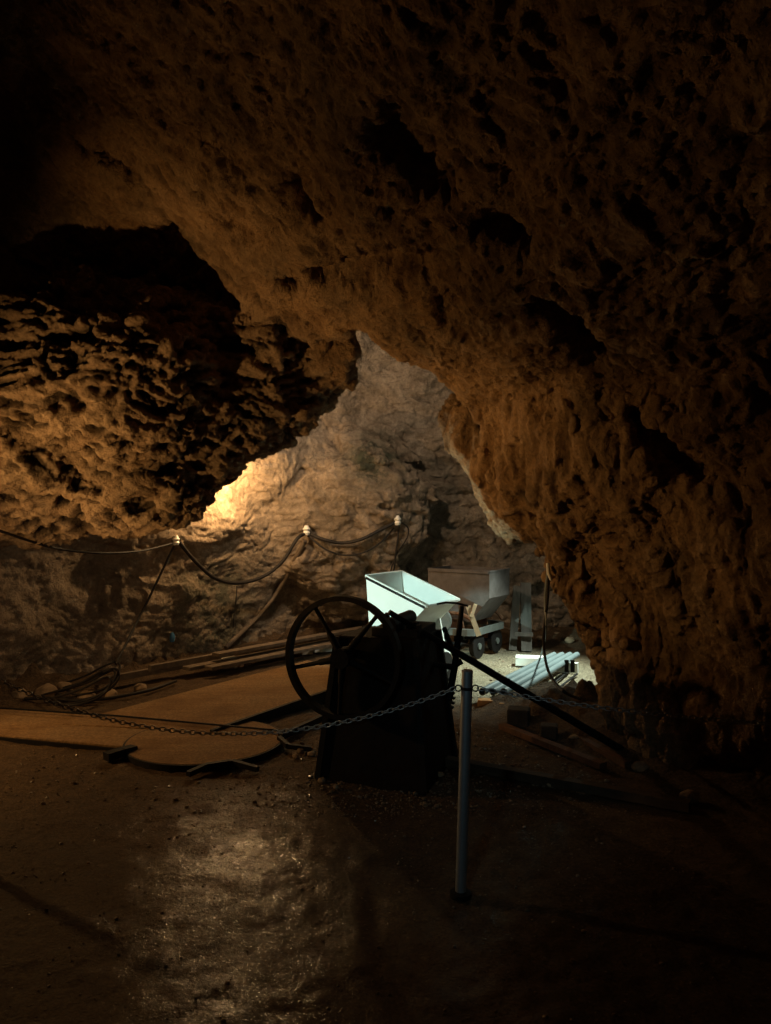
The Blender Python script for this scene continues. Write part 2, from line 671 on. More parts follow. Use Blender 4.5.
def drop_islands(V, Q, least=4000):
    """throw away stray crumbs that hang free of the rock"""
    l = np.arange(len(V))
    e = np.concatenate([Q[:, [0, 1]], Q[:, [1, 2]], Q[:, [2, 3]]])
    while True:
        m = np.minimum(l[e[:, 0]], l[e[:, 1]])
        n = l.copy()
        np.minimum.at(n, l[e[:, 0]], m)
        np.minimum.at(n, l[e[:, 1]], m)
        np.minimum.at(n, e[:, 0], m)
        np.minimum.at(n, e[:, 1], m)
        for _ in range(4):
            n = n[n]
        if (n == l).all():
            break
        l = n
    cnt = np.bincount(l, minlength=len(V))
    return Q[cnt[l[Q[:, 0]]] >= least]


Q = drop_islands(V, Q)


def vnormals(V, Q):
    e1 = V[Q[:, 2]] - V[Q[:, 0]]
    e2 = V[Q[:, 3]] - V[Q[:, 1]]
    n = np.cross(e1, e2)
    out = np.zeros_like(V)
    for c in range(4):
        for ax in range(3):
            out[:, ax] += np.bincount(Q[:, c], weights=n[:, ax], minlength=len(V))
    return out / np.maximum(np.linalg.norm(out, axis=1), 1e-9)[:, None]


def subdivide(V, Q):
    """one level of plain quad subdivision, in numpy"""
    e = np.concatenate([Q[:, [0, 1]], Q[:, [1, 2]], Q[:, [2, 3]], Q[:, [3, 0]]])
    key = np.sort(e, 1).astype(np.int64)
    code = key[:, 0] * len(V) + key[:, 1]
    u, inv = np.unique(code, return_inverse=True)
    mid = (V[u // len(V)] + V[u % len(V)]) / 2
    cen = V[Q].mean(1)
    nq = len(Q)
    m = inv.reshape(4, nq).T + len(V)
    c = len(V) + len(u) + np.arange(nq)
    NV = np.concatenate([V, mid, cen])
    NQ = np.concatenate([np.stack([Q[:, k], m[:, k], c, m[:, (k + 3) % 4]], 1) for k in range(4)])
    return NV, NQ


# finer grid where the picture looks closely: drop what lies far outside first
V, Q = subdivide(V, Q)
Nn = vnormals(V, Q)
W = weights(V)
warp = np.stack([perlin(V * 2.3 + s) for s in (5.1, 77.7, 31.3)], 1) * .3
plate = np.stack([V[:, 0] * 5.0 + V[:, 2] * 3.4, V[:, 1] * 7.0, V[:, 2] * 11.0 - V[:, 0] * .8], 1)
pit = fbm(plate + warp * 4, 5, .62)                      # weathered flakes
pit = np.where(pit < -.12, -.12 + (pit + .12) * 2.4, pit)
bedc = ridged(V * np.array([2.6, 2.6, 8.5]) + warp * 3, 4, .58)
crack = -np.clip(.10 - np.abs(perlin(V * np.array([1.6, 1.6, 4.5]) + warp * 4)), 0, 1) * 10
flow = ridged(V * np.array([9., 9., 2.6]) + warp * 4, 5, .62)
gen = fbm(V * 6 + warp * 3, 4, .6)
wl = W[:, 0] + W[:, 4]
disp = (W[:, 4] * .06 + W[:, 0] * .011) * np.clip(pit, -1.6, .8) + W[:, 0] * (.006 * bedc + .014 * crack) + W[:, 1] * (.012 * bedc + .020 * crack + .018 * gen) + W[:, 2] * (.024 * flow + .012 * gen) + W[:, 3] * .055 * np.clip(pit, -1.6, .8)
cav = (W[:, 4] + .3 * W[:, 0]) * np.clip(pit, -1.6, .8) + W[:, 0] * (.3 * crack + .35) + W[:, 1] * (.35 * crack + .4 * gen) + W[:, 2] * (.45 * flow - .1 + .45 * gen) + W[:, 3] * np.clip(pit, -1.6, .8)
V = V + Nn * disp[:, None]
moss_shade = np.clip(1 - np.hypot((V[:, 0] + 1.75) / .75, (V[:, 1] - 8.2) / 1.0) ** 2, 0, 1) * np.clip((1.35 - V[:, 2]) * 2, 0, 1) * .9
moss_shade += np.clip(1 - np.hypot((V[:, 0] + .12) / .5, (V[:, 2] - 2.2) / .5), 0, 1) * (V[:, 1] > 8.5) * 1.6  # dark boulder top: painted shade as well as moss
moss_shade += np.clip((V[:, 2] - 2.4) * .5, 0, .7) * W[:, 2] * np.clip(V[:, 0] - .6, 0, 1)
moss_shade = np.clip(moss_shade, 0, 1)

lab = np.argmax(np.stack([wl, W[:, 1], W[:, 2], W[:, 3]], 1), 1)
qc = V[Q].mean(1)
ql = lab[Q[:, 0]]
ql = np.where((ql == 2) & (qc[:, 2] > 3.0), 3, ql)
names = ['wall_left', 'wall_back', 'wall_right', 'ceiling']
BV_V, BV_Q = V, Q
bvh = BVHTree.FromPolygons([tuple(p) for p in V], [tuple(q) for q in Q.tolist()])


def np_mesh(name, V, Q, attrs, mat):
    me = bpy.data.meshes.new(name)
    me.vertices.add(len(V))
    me.vertices.foreach_set('co', V.astype(np.float32).ravel())
    k = Q.shape[1]
    me.loops.add(len(Q) * k)
    me.loops.foreach_set('vertex_index', Q.astype(np.int32).ravel())
    me.polygons.add(len(Q))
    me.polygons.foreach_set('loop_start', (np.arange(len(Q)) * k).astype(np.int32))
    me.polygons.foreach_set('use_smooth', np.ones(len(Q), bool))
    me.update(calc_edges=True)
    for n, a in attrs.items():
        at = me.attributes.new(n, 'FLOAT', 'POINT')
        at.data.foreach_set('value', a.astype(np.float32))
    me.materials.append(mat)
    o = bpy.data.objects.new(name, me)
    C.objects.link(o)
    return o


for k, nm in enumerate(names):
    q = Q[ql == k]
    u, inv = np.unique(q, return_inverse=True)
    o = np_mesh(nm, V[u], inv.reshape(q.shape), {'soft': W[u, 0], 'wback': np.clip(W[u, 1] + .7 * W[u, 0], 0, 1), 'wright': W[u, 2], 'cav': cav[u], 'moss_shade': moss_shade[u]}, M['rock'])
    o['kind'] = 'structure'

# ------------------------------------------------------------------ floor
hf = .03
fx = np.arange(-4.6, 4.2, hf)
fy = np.arange(.7, 10.6, hf)
XX, YY = np.meshgrid(fx, fy, indexing='ij')
pf = np.stack([XX.ravel(), YY.ravel(), 0 * XX.ravel()], 1)
lf = comps(pf[:, 0], pf[:, 1], pf[:, 2] + .1)
wallness = np.maximum(np.maximum(lf[0], lf[2]), np.where(pf[:, 1] < 6.4, lf[3], -9))


def floor_h(p):
    return .018 * fbm(p * 1.1, 3) + .006 * fbm(p * 5, 3) - .012


z = floor_h(pf) + .008 * fbm(pf * 14, 2) * 1.0
z += np.clip(wallness + .38, 0, .6) * (.28 + .45 * fbm(pf * 3.1 + 9, 3) ** 2)
pf[:, 2] = z
pale = np.clip(1 - np.hypot((pf[:, 0] - 1.0) / 1.5, (pf[:, 1] - 7.9) / 1.5) ** 2, 0, 1) ** .6  # round patch where the floor colour is lighter
wet = np.clip(1.3 - np.hypot((pf[:, 0] + .75) / 1.7, (pf[:, 1] - 2.9) / 1.35), 0, .65)
n1, n2 = XX.shape
id_ = np.arange(n1 * n2).reshape(n1, n2)
fq = np.stack([id_[:-1, :-1], id_[1:, :-1], id_[1:, 1:], id_[:-1, 1:]], -1).reshape(-1, 4)
fl = np_mesh('floor', pf, fq, {'pale': pale, 'wet': wet}, M['floor'])
fl['kind'] = 'structure'


def fz(x, y):
    return float(floor_h(np.array([[x, y, 0.0]]))[0])


def hit(px, py, off=.0, default=8.0):
    """point on the rock seen along this direction from the camera stand, pulled off the surface"""
    o = Vector((0, 0, CH))
    dv = (P(px, py, 1.0) - o).normalized()
    h = bvh.ray_cast(o, dv)
    if h[0] is None:
        return P(px, py, default)
    return h[0] - dv * off


# loose gravel nobody could count
mb = MB()
rnd = random.Random(5)
for i in range(5200):
    r = rnd.random()
    if r < .45:
        x, y = rnd.uniform(-2.4, 1.4), rnd.uniform(2.2, 5.6)
    elif r < .75:
        g = G(rnd.gauss(400, 90), rnd.uniform(725, 815))
        x, y = g.x, g.y
    else:
        x, y = rnd.uniform(-2.6, 2.2), rnd.uniform(5, 9)
    if -3.0 < x < -.3 and 4.75 < y < 9 and r >= .45:
        continue
    s = min(.02, .004 + rnd.expovariate(1 / .0028))
    if y < 4.2:
        s *= .62
    mb.blob((x, y, fz(x, y) + s * .3), (s, s * rnd.uniform(.6, 1), s * .7), i)
go = mb.build('gravel', M['gravel'])
tag(go, 'loose brown gravel scattered over the damp cave floor', 'gravel', kind='stuff')

# ------------------------------------------------------------------ barrier: posts and chain
POST = Vector((.315, 3.23, 0))
LPOST = Vector((-1.93, 3.55, 0))
RPOST = Vector((2.45, 3.05, 0))


def post(base, label, top=None):
    r = empty('barrier_post', base, label, 'post')
    t = base + Vector((.028, 0, .93)) if top is None else top
    a = base + Vector((0, 0, -.02))
    MB().cyl(a, t, .0235, 28).build('tube', M['steel'], r, True)
    dv = (t - base).normalized()
    MB().tube([t, t + dv * .004, t + dv * .009], [.0245, .0245, .017], 28).build('cap', M['steel'], r, True)
    k = t - dv * .075
    MB().tube([k, k + dv * .012], .0255, 28).build('collar', M['iron'], r, True)
    MB().tube([base + Vector((0, 0, -.012)), base + Vector((0, 0, .006)), base + Vector((0, 0, .012))], [.045, .045, .028], 32).build('base_plate', M['iron'], r, True)
    for sx in (-1, 1):
        c = k + dv * .006 + Vector((sx * .036, 0, 0))
        MB().tube([c + Vector((math.cos(q) * .013, 0, math.sin(q) * .013)) for q in np.arange(0, 6.28, .52)], .0032, 6, True).build('eye_ring', M['iron'], r, True)
    return k + dv * .006


kp = post(POST, 'polished steel barrier post standing in front of the black winch')
kl = post(LPOST, 'steel barrier post at the left that carries the left end of the chain')


def link_mesh():
    L, wd, r = .0145, .0085, .0026
    pts = []
    for i in range(8):
        a = -math.pi / 2 + math.pi * i / 7
        pts.append((L - wd + wd * math.cos(a), wd * math.sin(a), 0))
    for i in range(8):
        a = math.pi / 2 + math.pi * i / 7
        pts.append((-(L - wd) + wd * math.cos(a), wd * math.sin(a), 0))
    mb = MB().tube(pts, r, 6, True)
    me = bpy.data.meshes.new('link')
    me.from_pydata([tuple(p) for p in mb.v], [], mb.f)
    me.polygons.foreach_set('use_smooth', [True] * len(me.polygons))
    me.materials.append(M['chain'])
    return me


LINK = link_mesh()


def chain(a, b, sag, pitch, label):
    r = empty('barrier_chain', (a + b) / 2 - Vector((0, 0, sag)), label, 'chain', )
    n = 400
    pts = [a.lerp(b, i / n) - Vector((0, 0, sag * (1 - (2 * i / n - 1) ** 2))) for i in range(n + 1)]
    cum = [0]
    for i in range(n):
        cum.append(cum[-1] + (pts[i + 1] - pts[i]).length)
    cnt = int(cum[-1] / pitch)
    step = cum[-1] / cnt
    j = 0
    for k in range(cnt):
        s = (k + .5) * step
        while cum[j + 1] < s:
            j += 1
        p = pts[j].lerp(pts[j + 1], (s - cum[j]) / (cum[j + 1] - cum[j]))
        t = (pts[min(j + 3, n)] - pts[max(j - 3, 0)]).normalized()
        sd = t.cross(Vector((0, 0, 1))).normalized()
        up = sd.cross(t)
        ang = math.radians(35 if k % 2 else 125)
        y = sd * math.cos(ang) + up * math.sin(ang)
        zz = t.cross(y)
        o = bpy.data.objects.new('link', LINK)
        C.objects.link(o)
        o.parent = r
        Mx = Matrix((t, y, zz)).transposed().to_4x4()
        Mx.translation = p - r.location
        o.matrix_local = Mx
    return r


chain(kl + Vector((.048, 0, 0)), kp - Vector((.048, 0, 0)), .235, .0235, 'grey steel barrier chain sagging in front of the boards and winch, left of the post')
chain(kp + Vector((.048, 0, 0)), Vector((1.92, 2.98, .765)), .035, .0235, 'thin steel barrier chain in the dark to the right of the post')

# ------------------------------------------------------------------ winch
WB = Vector((.024, 4.83, 0))
WR = Matrix.Rotation(-math.radians(19.9), 4, 'Z')
WT = Matrix.Translation(WB) @ WR
w = empty('hand_winch', WB, 'large black iron winch on a tapered housing with a spoked flywheel', 'winch')


def sq(h, z):
    return [Vector((-h, -h, z)), Vector((h, -h, z)), Vector((h, h, z)), Vector((-h, h, z))]


hb = MB(WT).hexa(sq(.34, -.03), [Vector((x * .98, y * .92, .845)) for x, y in ((-.255, -.25), (.255, -.25), (.255, .25), (-.255, .25))])
hs = hb.build('housing', M['housing'], w, bevel=.008)
for x, y in ((-1, -1), (1, -1), (1, 1), (-1, 1)):
    MB(WT).bar((x * .335, y * .335, .0), (x * .252, y * .232, .84), .035, .035, (0, 1, 0)).build('corner_iron', M['iron'], w)
MB(WT).box((.09, .03, .868), (.30, .38, .05)).build('bearing_block', M['iron'], w, bevel=.006)
MB(WT).cyl((.06, -.17, .915), (.06, .24, .915), .045, 20).build('drum', M['iron'], w, True)
mb = MB(WT)
for i in range(7):
    x = .02 + .035 * i
    mb.box((x, -.12 + .03 * (i % 3), .895 + .008 * (i % 2)), (.02, .05, .05))
mb.build('ratchet', M['iron'], w)
FC = Vector((-.146, -.40, .748))
MB(WT).cyl(FC + Vector((0, -.05, 0)), FC + Vector((0, .36, 0)), .026, 16).build('axle', M['iron'], w, True)
fly = MB(WT).ring(FC, (0, 1, 0), (1, 0, 0), .362, .333, .058, 96).build('flywheel', M['iron'], w, True)
hub = MB(WT).cyl(FC + Vector((0, -.055, 0)), FC + Vector((0, .055, 0)), .058, 24).build('hub', M['iron'], fly, True, origin=WB)
for k in range(5):
    a = math.radians(122 + 72 * k)
    dv = Vector((math.cos(a), 0, math.sin(a)))
    s_ = MB(WT)
    p0, p1, p2 = FC + dv * .04, FC + dv * .15, FC + dv * .34
    s_.tube([p0, p1, p1 + dv * .012, p2], [.022, .020, .0145, .012], 10)
    s_.build('spoke', M['iron'], fly, True, origin=WB)
# big gear at the right, teeth stand out beyond the housing
gc = Vector((.125, .385, .37))
mb = MB(WT).ring(gc, (0, 1, 0), (1, 0, 0), .175, .135, .035, 64)
gear = mb.build('gear', M['iron'], w)
tt = MB(WT)
for k in range(38):
    a = k * 2 * math.pi / 38
    dv = Vector((math.cos(a), 0, math.sin(a)))
    tt.bar(gc + dv * .17, gc + dv * .197, .013, .034, (0, 1, 0))
tt.build('teeth', M['iron'], gear, origin=WB)
mb = MB(WT)
for k in range(4):
    a = .4 + k * math.pi / 2
    dv = Vector((math.cos(a), 0, math.sin(a)))
    mb.bar(gc + dv * .02, gc + dv * .14, .03, .02, (0, 1, 0))
mb.cyl(gc - Vector((0, .03, 0)), gc + Vector((0, .1, 0)), .03, 16)
mb.build('gear_web', M['iron'], gear, origin=WB)
# brake lever standing at the right of the housing, with stay and grip
l0, l1 = P(449, 700, 4.83), P(462, 606, 4.86)
MB().tube([l0, P(455, 665, 4.84), l1], [.022, .022, .015], 10).build('brake_lever', M['iron'], w, True, origin=WB)
MB().tube([P(437, 604, 4.9), P(446, 602.5, 4.88), P(456, 603, 4.86), P(468, 606, 4.86)], .007, 8).build('lever_grip', M['iron'], w, True, origin=WB)
MB().tube([P(444, 628, 4.95), P(455, 656, 4.84)], .016, 8).build('lever_stay', M['iron'], w, True, origin=WB)
MB().tube([P(430, 664, 4.8), P(452, 667, 4.84), P(462, 661, 4.84)], .02, 8).build('pivot', M['iron'], w, True, origin=WB)
MB().tube([P(386, 614, 4.75), P(390, 622, 4.78), P(394, 632, 4.8)], .016, 8).build('pawl', M['iron'], w, True, origin=WB)

# long bar leaning on the winch
a, b = P(389, 612, 4.64), P(627, 753, 5.08)
bar = MB().tube([a, a.lerp(b, .4), b], [.017, .024, .027], 10)
tag(bar.build('iron_bar', M['iron'], None, True, origin=b), 'long dark iron bar leaning from the winch top down to the ground at the right', 'bar')

# ------------------------------------------------------------------ white tipping skip wagon
th, tau = .557, .363
A0 = P(366, 576, 7.0)
u0 = Vector((math.cos(th), -math.sin(th), 0))
v0 = Vector((math.sin(th), math.cos(th), 0))
uu = u0 * math.cos(tau) - Vector((0, 0, math.sin(tau)))
nn_ = u0 * math.sin(tau) + Vector((0, 0, math.cos(tau)))
WW, LL = .672, .634


def skip_bucket(A, u, v, n, wd, ln, side, inset, dep, th_, parent, mat, rim_mat, org):
    """open V-shaped bucket: end plates are hexagons, A = near left rim corner"""
    def prof(e):
        p = [(0, 0), (0, -side), (inset, -dep), (wd - inset, -dep), (wd, -side), (wd, 0)]
        if side == 0:
            p = [(0, 0), (inset, -dep), (wd - inset, -dep), (wd, 0)]
        return [A + u * x + n * y + v * e for x, y in p]
    def inner(e):
        t = th_
        p = [(t, 0), (t, -side), (inset + t * .6, -dep + t), (wd - inset - t * .6, -dep + t), (wd - t, -side), (wd - t, 0)]
        if side == 0:
            p = [(t, 0), (inset + t * .6, -dep + t), (wd - inset - t * .6, -dep + t), (wd - t, 0)]
        return [A + u * x + n * y + v * e for x, y in p]
    o0, o1 = prof(0), prof(ln)
    i0, i1 = inner(th_), inner(ln - th_)
    k = len(o0)
    vs = o0 + o1 + i0 + i1
    fs = [list(range(k)), [k + i for i in range(k)][::-1], [2 * k + i for i in range(k)][::-1], [3 * k + i for i in range(k)]]
    for i in range(k - 1):
        fs.append((i, k + i, k + i + 1, i + 1))
        fs.append((2 * k + i, 2 * k + i + 1, 3 * k + i + 1, 3 * k + i))
    fs += [(0, k - 1, 3 * k - 1, 2 * k), (k, 3 * k, 4 * k - 1, 2 * k - 1), (0, 2 * k, 3 * k, k), (k - 1, 2 * k - 1, 4 * k - 1, 3 * k - 1)]
    mbb = MB().add(vs, fs)
    import bmesh
    bk = mbb.build('bucket', mat, parent, origin=org)
    bm = bmesh.new()
    bm.from_mesh(bk.data)
    bmesh.ops.recalc_face_normals(bm, faces=bm.faces)
    bm.to_mesh(bk.data)
    bm.free()
    rm = MB()
    cs = [A, A + u * wd, A + u * wd + v * ln, A + v * ln]
    for i in range(4):
        rm.bar(cs[i] + n * .001, cs[(i + 1) % 4] + n * .001, .02, .018, n)
    rm.build('rim', rim_mat[1], bk, origin=org)
    MB().bar(A + u * .01 - v * .012 - n * .012, A + u * (wd - .01) - v * .012 - n * .012, .008, .022, n).build('rim_strip', rim_mat[0], bk, origin=org)
    return bk


def wheel_pair(parent, c, u, v, r, org, mat):
    """two flanged wheels on an axle; c centre, u axle direction"""
    for sgn in (-1, 1):
        p = c + u * (sgn * .21)
        wh = MB().tube([p - u * sgn * .03, p + u * sgn * .02, p + u * sgn * .02, p + u * sgn * .035], [r * .86, r * .86, r, r], 28).build('wheel', mat, parent, True, origin=org)
        MB().cyl(p - u * .05, p + u * .05, .035, 14).build('wheel_hub', M['chassis'], wh, True, origin=org)
    MB().cyl(c - u * .22, c + u * .22, .02, 12).build('axle', M['iron'], parent, True, origin=org)


ctr = A0 + u0 * .30 + v0 * .317
wb = Vector((ctr.x, ctr.y, 0))
ww = empty('skip_wagon', wb, 'white tipping mine wagon, its bucket tilted, brightly lit behind the winch', 'mine wagon')
skip_bucket(A0, uu, v0, nn_, WW, LL, 0, .205, .44, .012, ww, M['white'], (M['iron'], M['white']), wb)


def chassis(parent, c, u, v, half_w, half_l, z, mat, org):
    pts = []
    for sgn in (-1, 1):
        for i in range(9):
            a = -math.pi / 2 + math.pi * i / 8
            pts.append(c + v * (sgn * (half_l + half_w * .45 * math.cos(a))) + u * (sgn * -1 * half_w * math.sin(a)) + Vector((0, 0, z)))
    n = len(pts)
    vs, fs = [], []
    for i, p in enumerate(pts):
        o_ = (p - c - Vector((0, 0, z)))
        inn = c + Vector((0, 0, z)) + o_ * .86
        vs += [p + Vector((0, 0, -.035)), p + Vector((0, 0, .035)), inn + Vector((0, 0, .035)), inn + Vector((0, 0, -.035))]
    for i in range(n):
        j = (i + 1) % n
        for k in range(4):
            l = (k + 1) % 4
            fs.append((i * 4 + k, i * 4 + l, j * 4 + l, j * 4 + k))
    return MB().add(vs, fs).build('chassis_frame', mat, parent, origin=org)


chassis(ww, wb, u0, v0, .24, .30, .30, M['white'], wb)
for s in (-1, 1):
    e = wb + v0 * (s * .26) + Vector((0, 0, 0))
    MB().prism([e + u0 * x + Vector((0, 0, zz)) for x, zz in ((-.20, .35), (.20, .35), (.15, .60), (-.15, .60))], v0 * (s * .02)).build('trestle', M['white'], ww, origin=wb)
    pts = [e - v0 * .03 * -s * .0 + u0 * (.19 * math.sin(a)) + Vector((0, 0, .80 - .24 * math.cos(a))) + v0 * (s * .04) for a in np.linspace(-.9, .9, 11)]
    MB().tube(pts, .02, 8).build('rocker', M['cradle'], ww, True, origin=wb)
    wheel_pair(ww, wb + v0 * (s * .20) + Vector((0, 0, .15)), u0, v0, .15, wb, M['iron'])

# ------------------------------------------------------------------ rear skip wagon
B1 = Vector((1.12, 8.3, .955))
th2 = .60
u2 = Vector((math.cos(th2), -math.sin(th2), 0))
v2 = Vector((math.sin(th2), math.cos(th2), 0))
W2, L2 = .77, .50
A2 = B1 - u2 * W2
zc = Vector((0, 0, 1))
b2 = B1 - u2 * (W2 / 2) + v2 * (L2 / 2)
b2.z = 0
rw = empty('skip_wagon', b2, 'grey-brown steel mine wagon standing against the back wall', 'mine wagon')
bk2 = skip_bucket(A2, u2, v2, zc, W2, L2, .285, .23, .56, .012, rw, M['skip'], (M['skip'], M['skip']), b2)
chassis(rw, b2, u2, v2, .28, .32, .30, M['chassis'], b2)
for s in (-1, 1):
    e = b2 + v2 * (s * .27)
    MB().prism([e + u2 * x + Vector((0, 0, zz)) for x, zz in ((-.10, .3), (.10, .3), (.07, .42), (-.07, .42))], v2 * (s * .02)).build('trestle', M['rust'], rw, origin=b2)
    pts = [e + u2 * (.26 * math.sin(a)) + Vector((0, 0, .34 + .15 * math.cos(a))) + v2 * (s * .06) for a in np.linspace(-1.4, 1.4, 13)]
    MB().tube(pts, .022, 8).build('rocker', M['rust'], rw, True, origin=b2)
    wheel_pair(rw, b2 + v2 * (s * .22) + Vector((0, 0, .135)), u2, v2, .135, b2, M['iron'])
# round end plate of the buffer and the tan stick leaning in front
e = b2 - v2 * .44 - u2 * .10 + Vector((0, 0, .42))
MB().cyl(e, e - v2 * .03, .13, 28).build('end_disc', M['chassis'], rw, True, origin=b2)
stick = MB().bar(P(468, 606, 7.72), P(479, 636, 7.66), .05, .03, (0, 1, 0)).bar(P(475.5, 604, 7.71), P(471, 617, 7.69), .035, .028, (0, 1, 0))
tag(stick.build('forked_stick', M['tan'], None, origin=P(479, 636, 7.66)), 'short tan forked stick propped on the rear wagon frame', 'stick')

# grey planks right of the rear wagon
p0, p1 = G(516, 652), G(526, 651)
mb = MB()
tp = empty('plank_trestle', p0, 'upright grey wooden trestle beside the rear wagon', 'trestle')
MB().bar(p0 + Vector((-.02, .12, 0)), P(517, 586, p0.y + .25), .09, .04, (0, 1, 0)).build('plank', M['greyplank'], tp)
MB().bar(p1 + Vector((0, -.02, 0)), P(525.5, 583, p1.y + .2), .12, .05, (0, 1, 0)).build('plank', M['greyplank'], tp)
MB().bar(P(515, 634, p1.y - .02), P(533, 634.5, p1.y - .05), .04, .04).build('peg', M['greyplank'], tp)

# ------------------------------------------------------------------ turntable disc, walkway boards, irons
dc = G(205, 744)
dc.z = .0
dd = MB().tube([dc + Vector((0, 0, -.02)), dc + Vector((0, 0, .032))], .525, 72)
do = dd.build('turntable_disc', M['ply'], None, True, origin=dc)
MB().ring(dc + Vector((0, 0, .004)), (0, 0, 1), (1, 0, 0), .54, .522, .05, 72).build('rim', M['iron'], do, origin=dc)  # dark ring painting the shading around the disc edge
tag(do, 'round sandy turntable plate on the floor in front of the boards', 'turntable')


def slab(px4, z0, th_, name, label, mat, cat, group=None, bev=.006, edge=None, near=None):
    pts = [G(x, y, z0 + th_) for x, y in px4]
    c = sum(pts, Vector()) / 4
    c.z = z0
    if near is not None:
        pts = [Vector((p.x, p.y, near)) if k < 2 else p for k, p in enumerate(pts)]
    b_ = [Vector((p.x, p.y, z0)) for p in pts]
    t_ = [Vector((p.x, p.y, p.z)) for p in pts]
    o = MB().hexa(b_, t_).build(name, mat, None, origin=c, bevel=bev)
    if edge:
        out = [(p - Vector((c.x, c.y, p.z))).normalized() * .012 for p in t_]
        MB().bar(t_[edge[0]] + out[edge[0]] - Vector((0, 0, .035)), t_[edge[1]] + out[edge[1]] - Vector((0, 0, .035)), .03, th_ * .9).build('shade_strip', M['iron'], o, origin=c)  # dark strip standing in for shade under the board edge
    tag(o, label, cat, group)
    return o


slab([(-70, 728), (142, 748), (272, 731), (-70, 701)], -.02, .045, 'boarding', 'long sandy board running from the left edge to the round turntable', M['ply'], 'board', edge=(0, 1))
slab([(62, 716), (212, 723.5), (372, 676), (308, 660)], -.02, .11, 'boarding', 'wide sandy boards running back between the turntable and the winch', M['ply'], 'board', edge=(1, 2), near=.034)


def iron(pts, wd, ht, label, name='iron_bracket'):
    mb = MB()
    q = [G(x, y, zz) for x, y, zz in pts]
    for i in range(len(q) - 1):
        mb.bar(q[i], q[i + 1], wd, ht)
    o = mb.build(name, M['iron'], None, origin=q[0])
    tag(o, label, 'iron bracket')


iron([(106, 757, .03), (122, 752, .035), (134, 749, .03)], .07, .05, 'short thick iron bracket left of the round turntable')
iron([(188, 774, .02), (206, 766, .03), (232, 762, .035), (258, 769, .015)], .035, .03, 'bent iron bar along the front edge of the round turntable')
iron([(279, 738, .04), (288, 746, .03), (312, 749, .02)], .03, .03, 'hooked iron bracket right of the round turntable')
iron([(280, 737, .03), (322, 718, .03), (338, 710, .03)], .035, .045, 'straight iron strip from the turntable to the winch')
iron([(0, 708, .06), (120, 716, .06), (285, 731, .055)], .012, .012, 'thin iron rod lying along the board', 'iron_rod')

# ------------------------------------------------------------------ timbers along the left wall
dirw = Vector((2.6, 3.1, 0)).normalized()
sdw = Vector((.765, -.642, 0))
rows = [(.36, .045, -2.4, .9, 'upper narrow timber behind, on the stack along the left wall'), (.30, 0, -2.95, .95, 'long thin timber nearest the left wall, at the back of the stack'), (.44, 0, -2.05, 1.0, 'long flat timber lying along the left wall, in the middle of the stack'),
        (.59, 0, -1.9, .9, 'long flat timber lying along the left wall, at the front of the stack'), (.47, .09, -1.72, .95, 'upper timber lying on top of the stack along the left wall')]
basep = Vector((-.95, 9.3, 0))
for off, zz, s0, s1, lb in rows:
    a = basep + sdw * off + dirw * s0 + Vector((0, 0, .085 + zz))
    b = basep + sdw * off + dirw * s1 + Vector((0, 0, .10 + zz))
    if off < .4:
        tag(MB().bar(a, b, .05, .06).build('timber', M['plank'], None, origin=a, bevel=.004), lb, 'timber')
    else:
        tag(MB().bar(a, b, .115, .035).build('timber', M['plank'], None, origin=a, bevel=.004), lb, 'timber')
for px, py, s, lb in ((228, 668, .13, 'small pale stone block at the near end of the timber stack'), (306, 654, .11, 'small pale stone block under the middle of the timber stack')):
    g = G(px, py)
    tag(MB().box(g + Vector((0, 0, s * .42)), (s * 1.25, s, s * .9), Matrix.Rotation(.5, 3, 'Z')).build('stone_block', M['paleblock'], None, origin=g, bevel=.01), lb, 'stone block')
g = G(326, 652)
tag(MB().box(g + Vector((0, .1, .05)), (.34, .22, .10), Matrix.Rotation(.35, 3, 'Z')).build('white_slab', M['white'], None, origin=g, bevel=.008), 'pale white slab on the floor seen through the flywheel', 'slab')

# ------------------------------------------------------------------ loose rocks
rk = [(45, 697, .12), (65, 692, .10), (20, 700, .10), (86, 700, .09), (110, 697, .08), (140, 690, .07), (150, 657, .10), (120, 668, .07), (205, 665, .06), (218, 662, .08), (240, 667, .05), (268, 655, .05),
      (300, 752, .03), (312, 756, .035), (296, 758, .03), (322, 782, .03), (336, 788, .025), (430, 768, .03), (440, 776, .03), (424, 782, .025), (447, 763, .03), (550, 786, .04), (535, 776, .03), (515, 776, .03), (480, 772, .03),
      (575, 742, .06), (560, 700, .05), (548, 695, .04), (570, 688, .06), (566, 712, .05), (640, 770, .06), (690, 800, .07), (540, 640, .06), (555, 637, .08), (570, 642, .08)]
for i, (px, py, s) in enumerate(rk):
    g = G(px, py)
    hy = bvh.ray_cast(Vector((0, 0, CH)), (g - Vector((0, 0, CH))).normalized())
    if hy[0] is not None and hy[3] < (g - Vector((0, 0, CH))).length:
        continue
    if py < 705 and px < 290:
        lb, gp = 'rough tan rock lying along the foot of the left wall', 'rocks along the left wall'
    elif px < 345:
        lb, gp = 'small stone between the turntable and the winch', 'small stones by the turntable'
    elif px < 455:
        lb, gp = 'small reddish stone at the foot of the winch', 'small stones at the winch foot'
    elif py < 650:
        lb, gp = 'rock in the far corner right of the rear wagon', 'rocks in the far corner'
    else:
        lb, gp = 'dim stone on the floor right of the steel post', 'stones right of the post'
    tag(MB().blob(g + Vector((0, 0, s * .3)), (s, s * .85, s * .7), i + 50).build('loose_rock', M['stone'], None, origin=g, bevel=s * .12), lb, 'rock', gp)

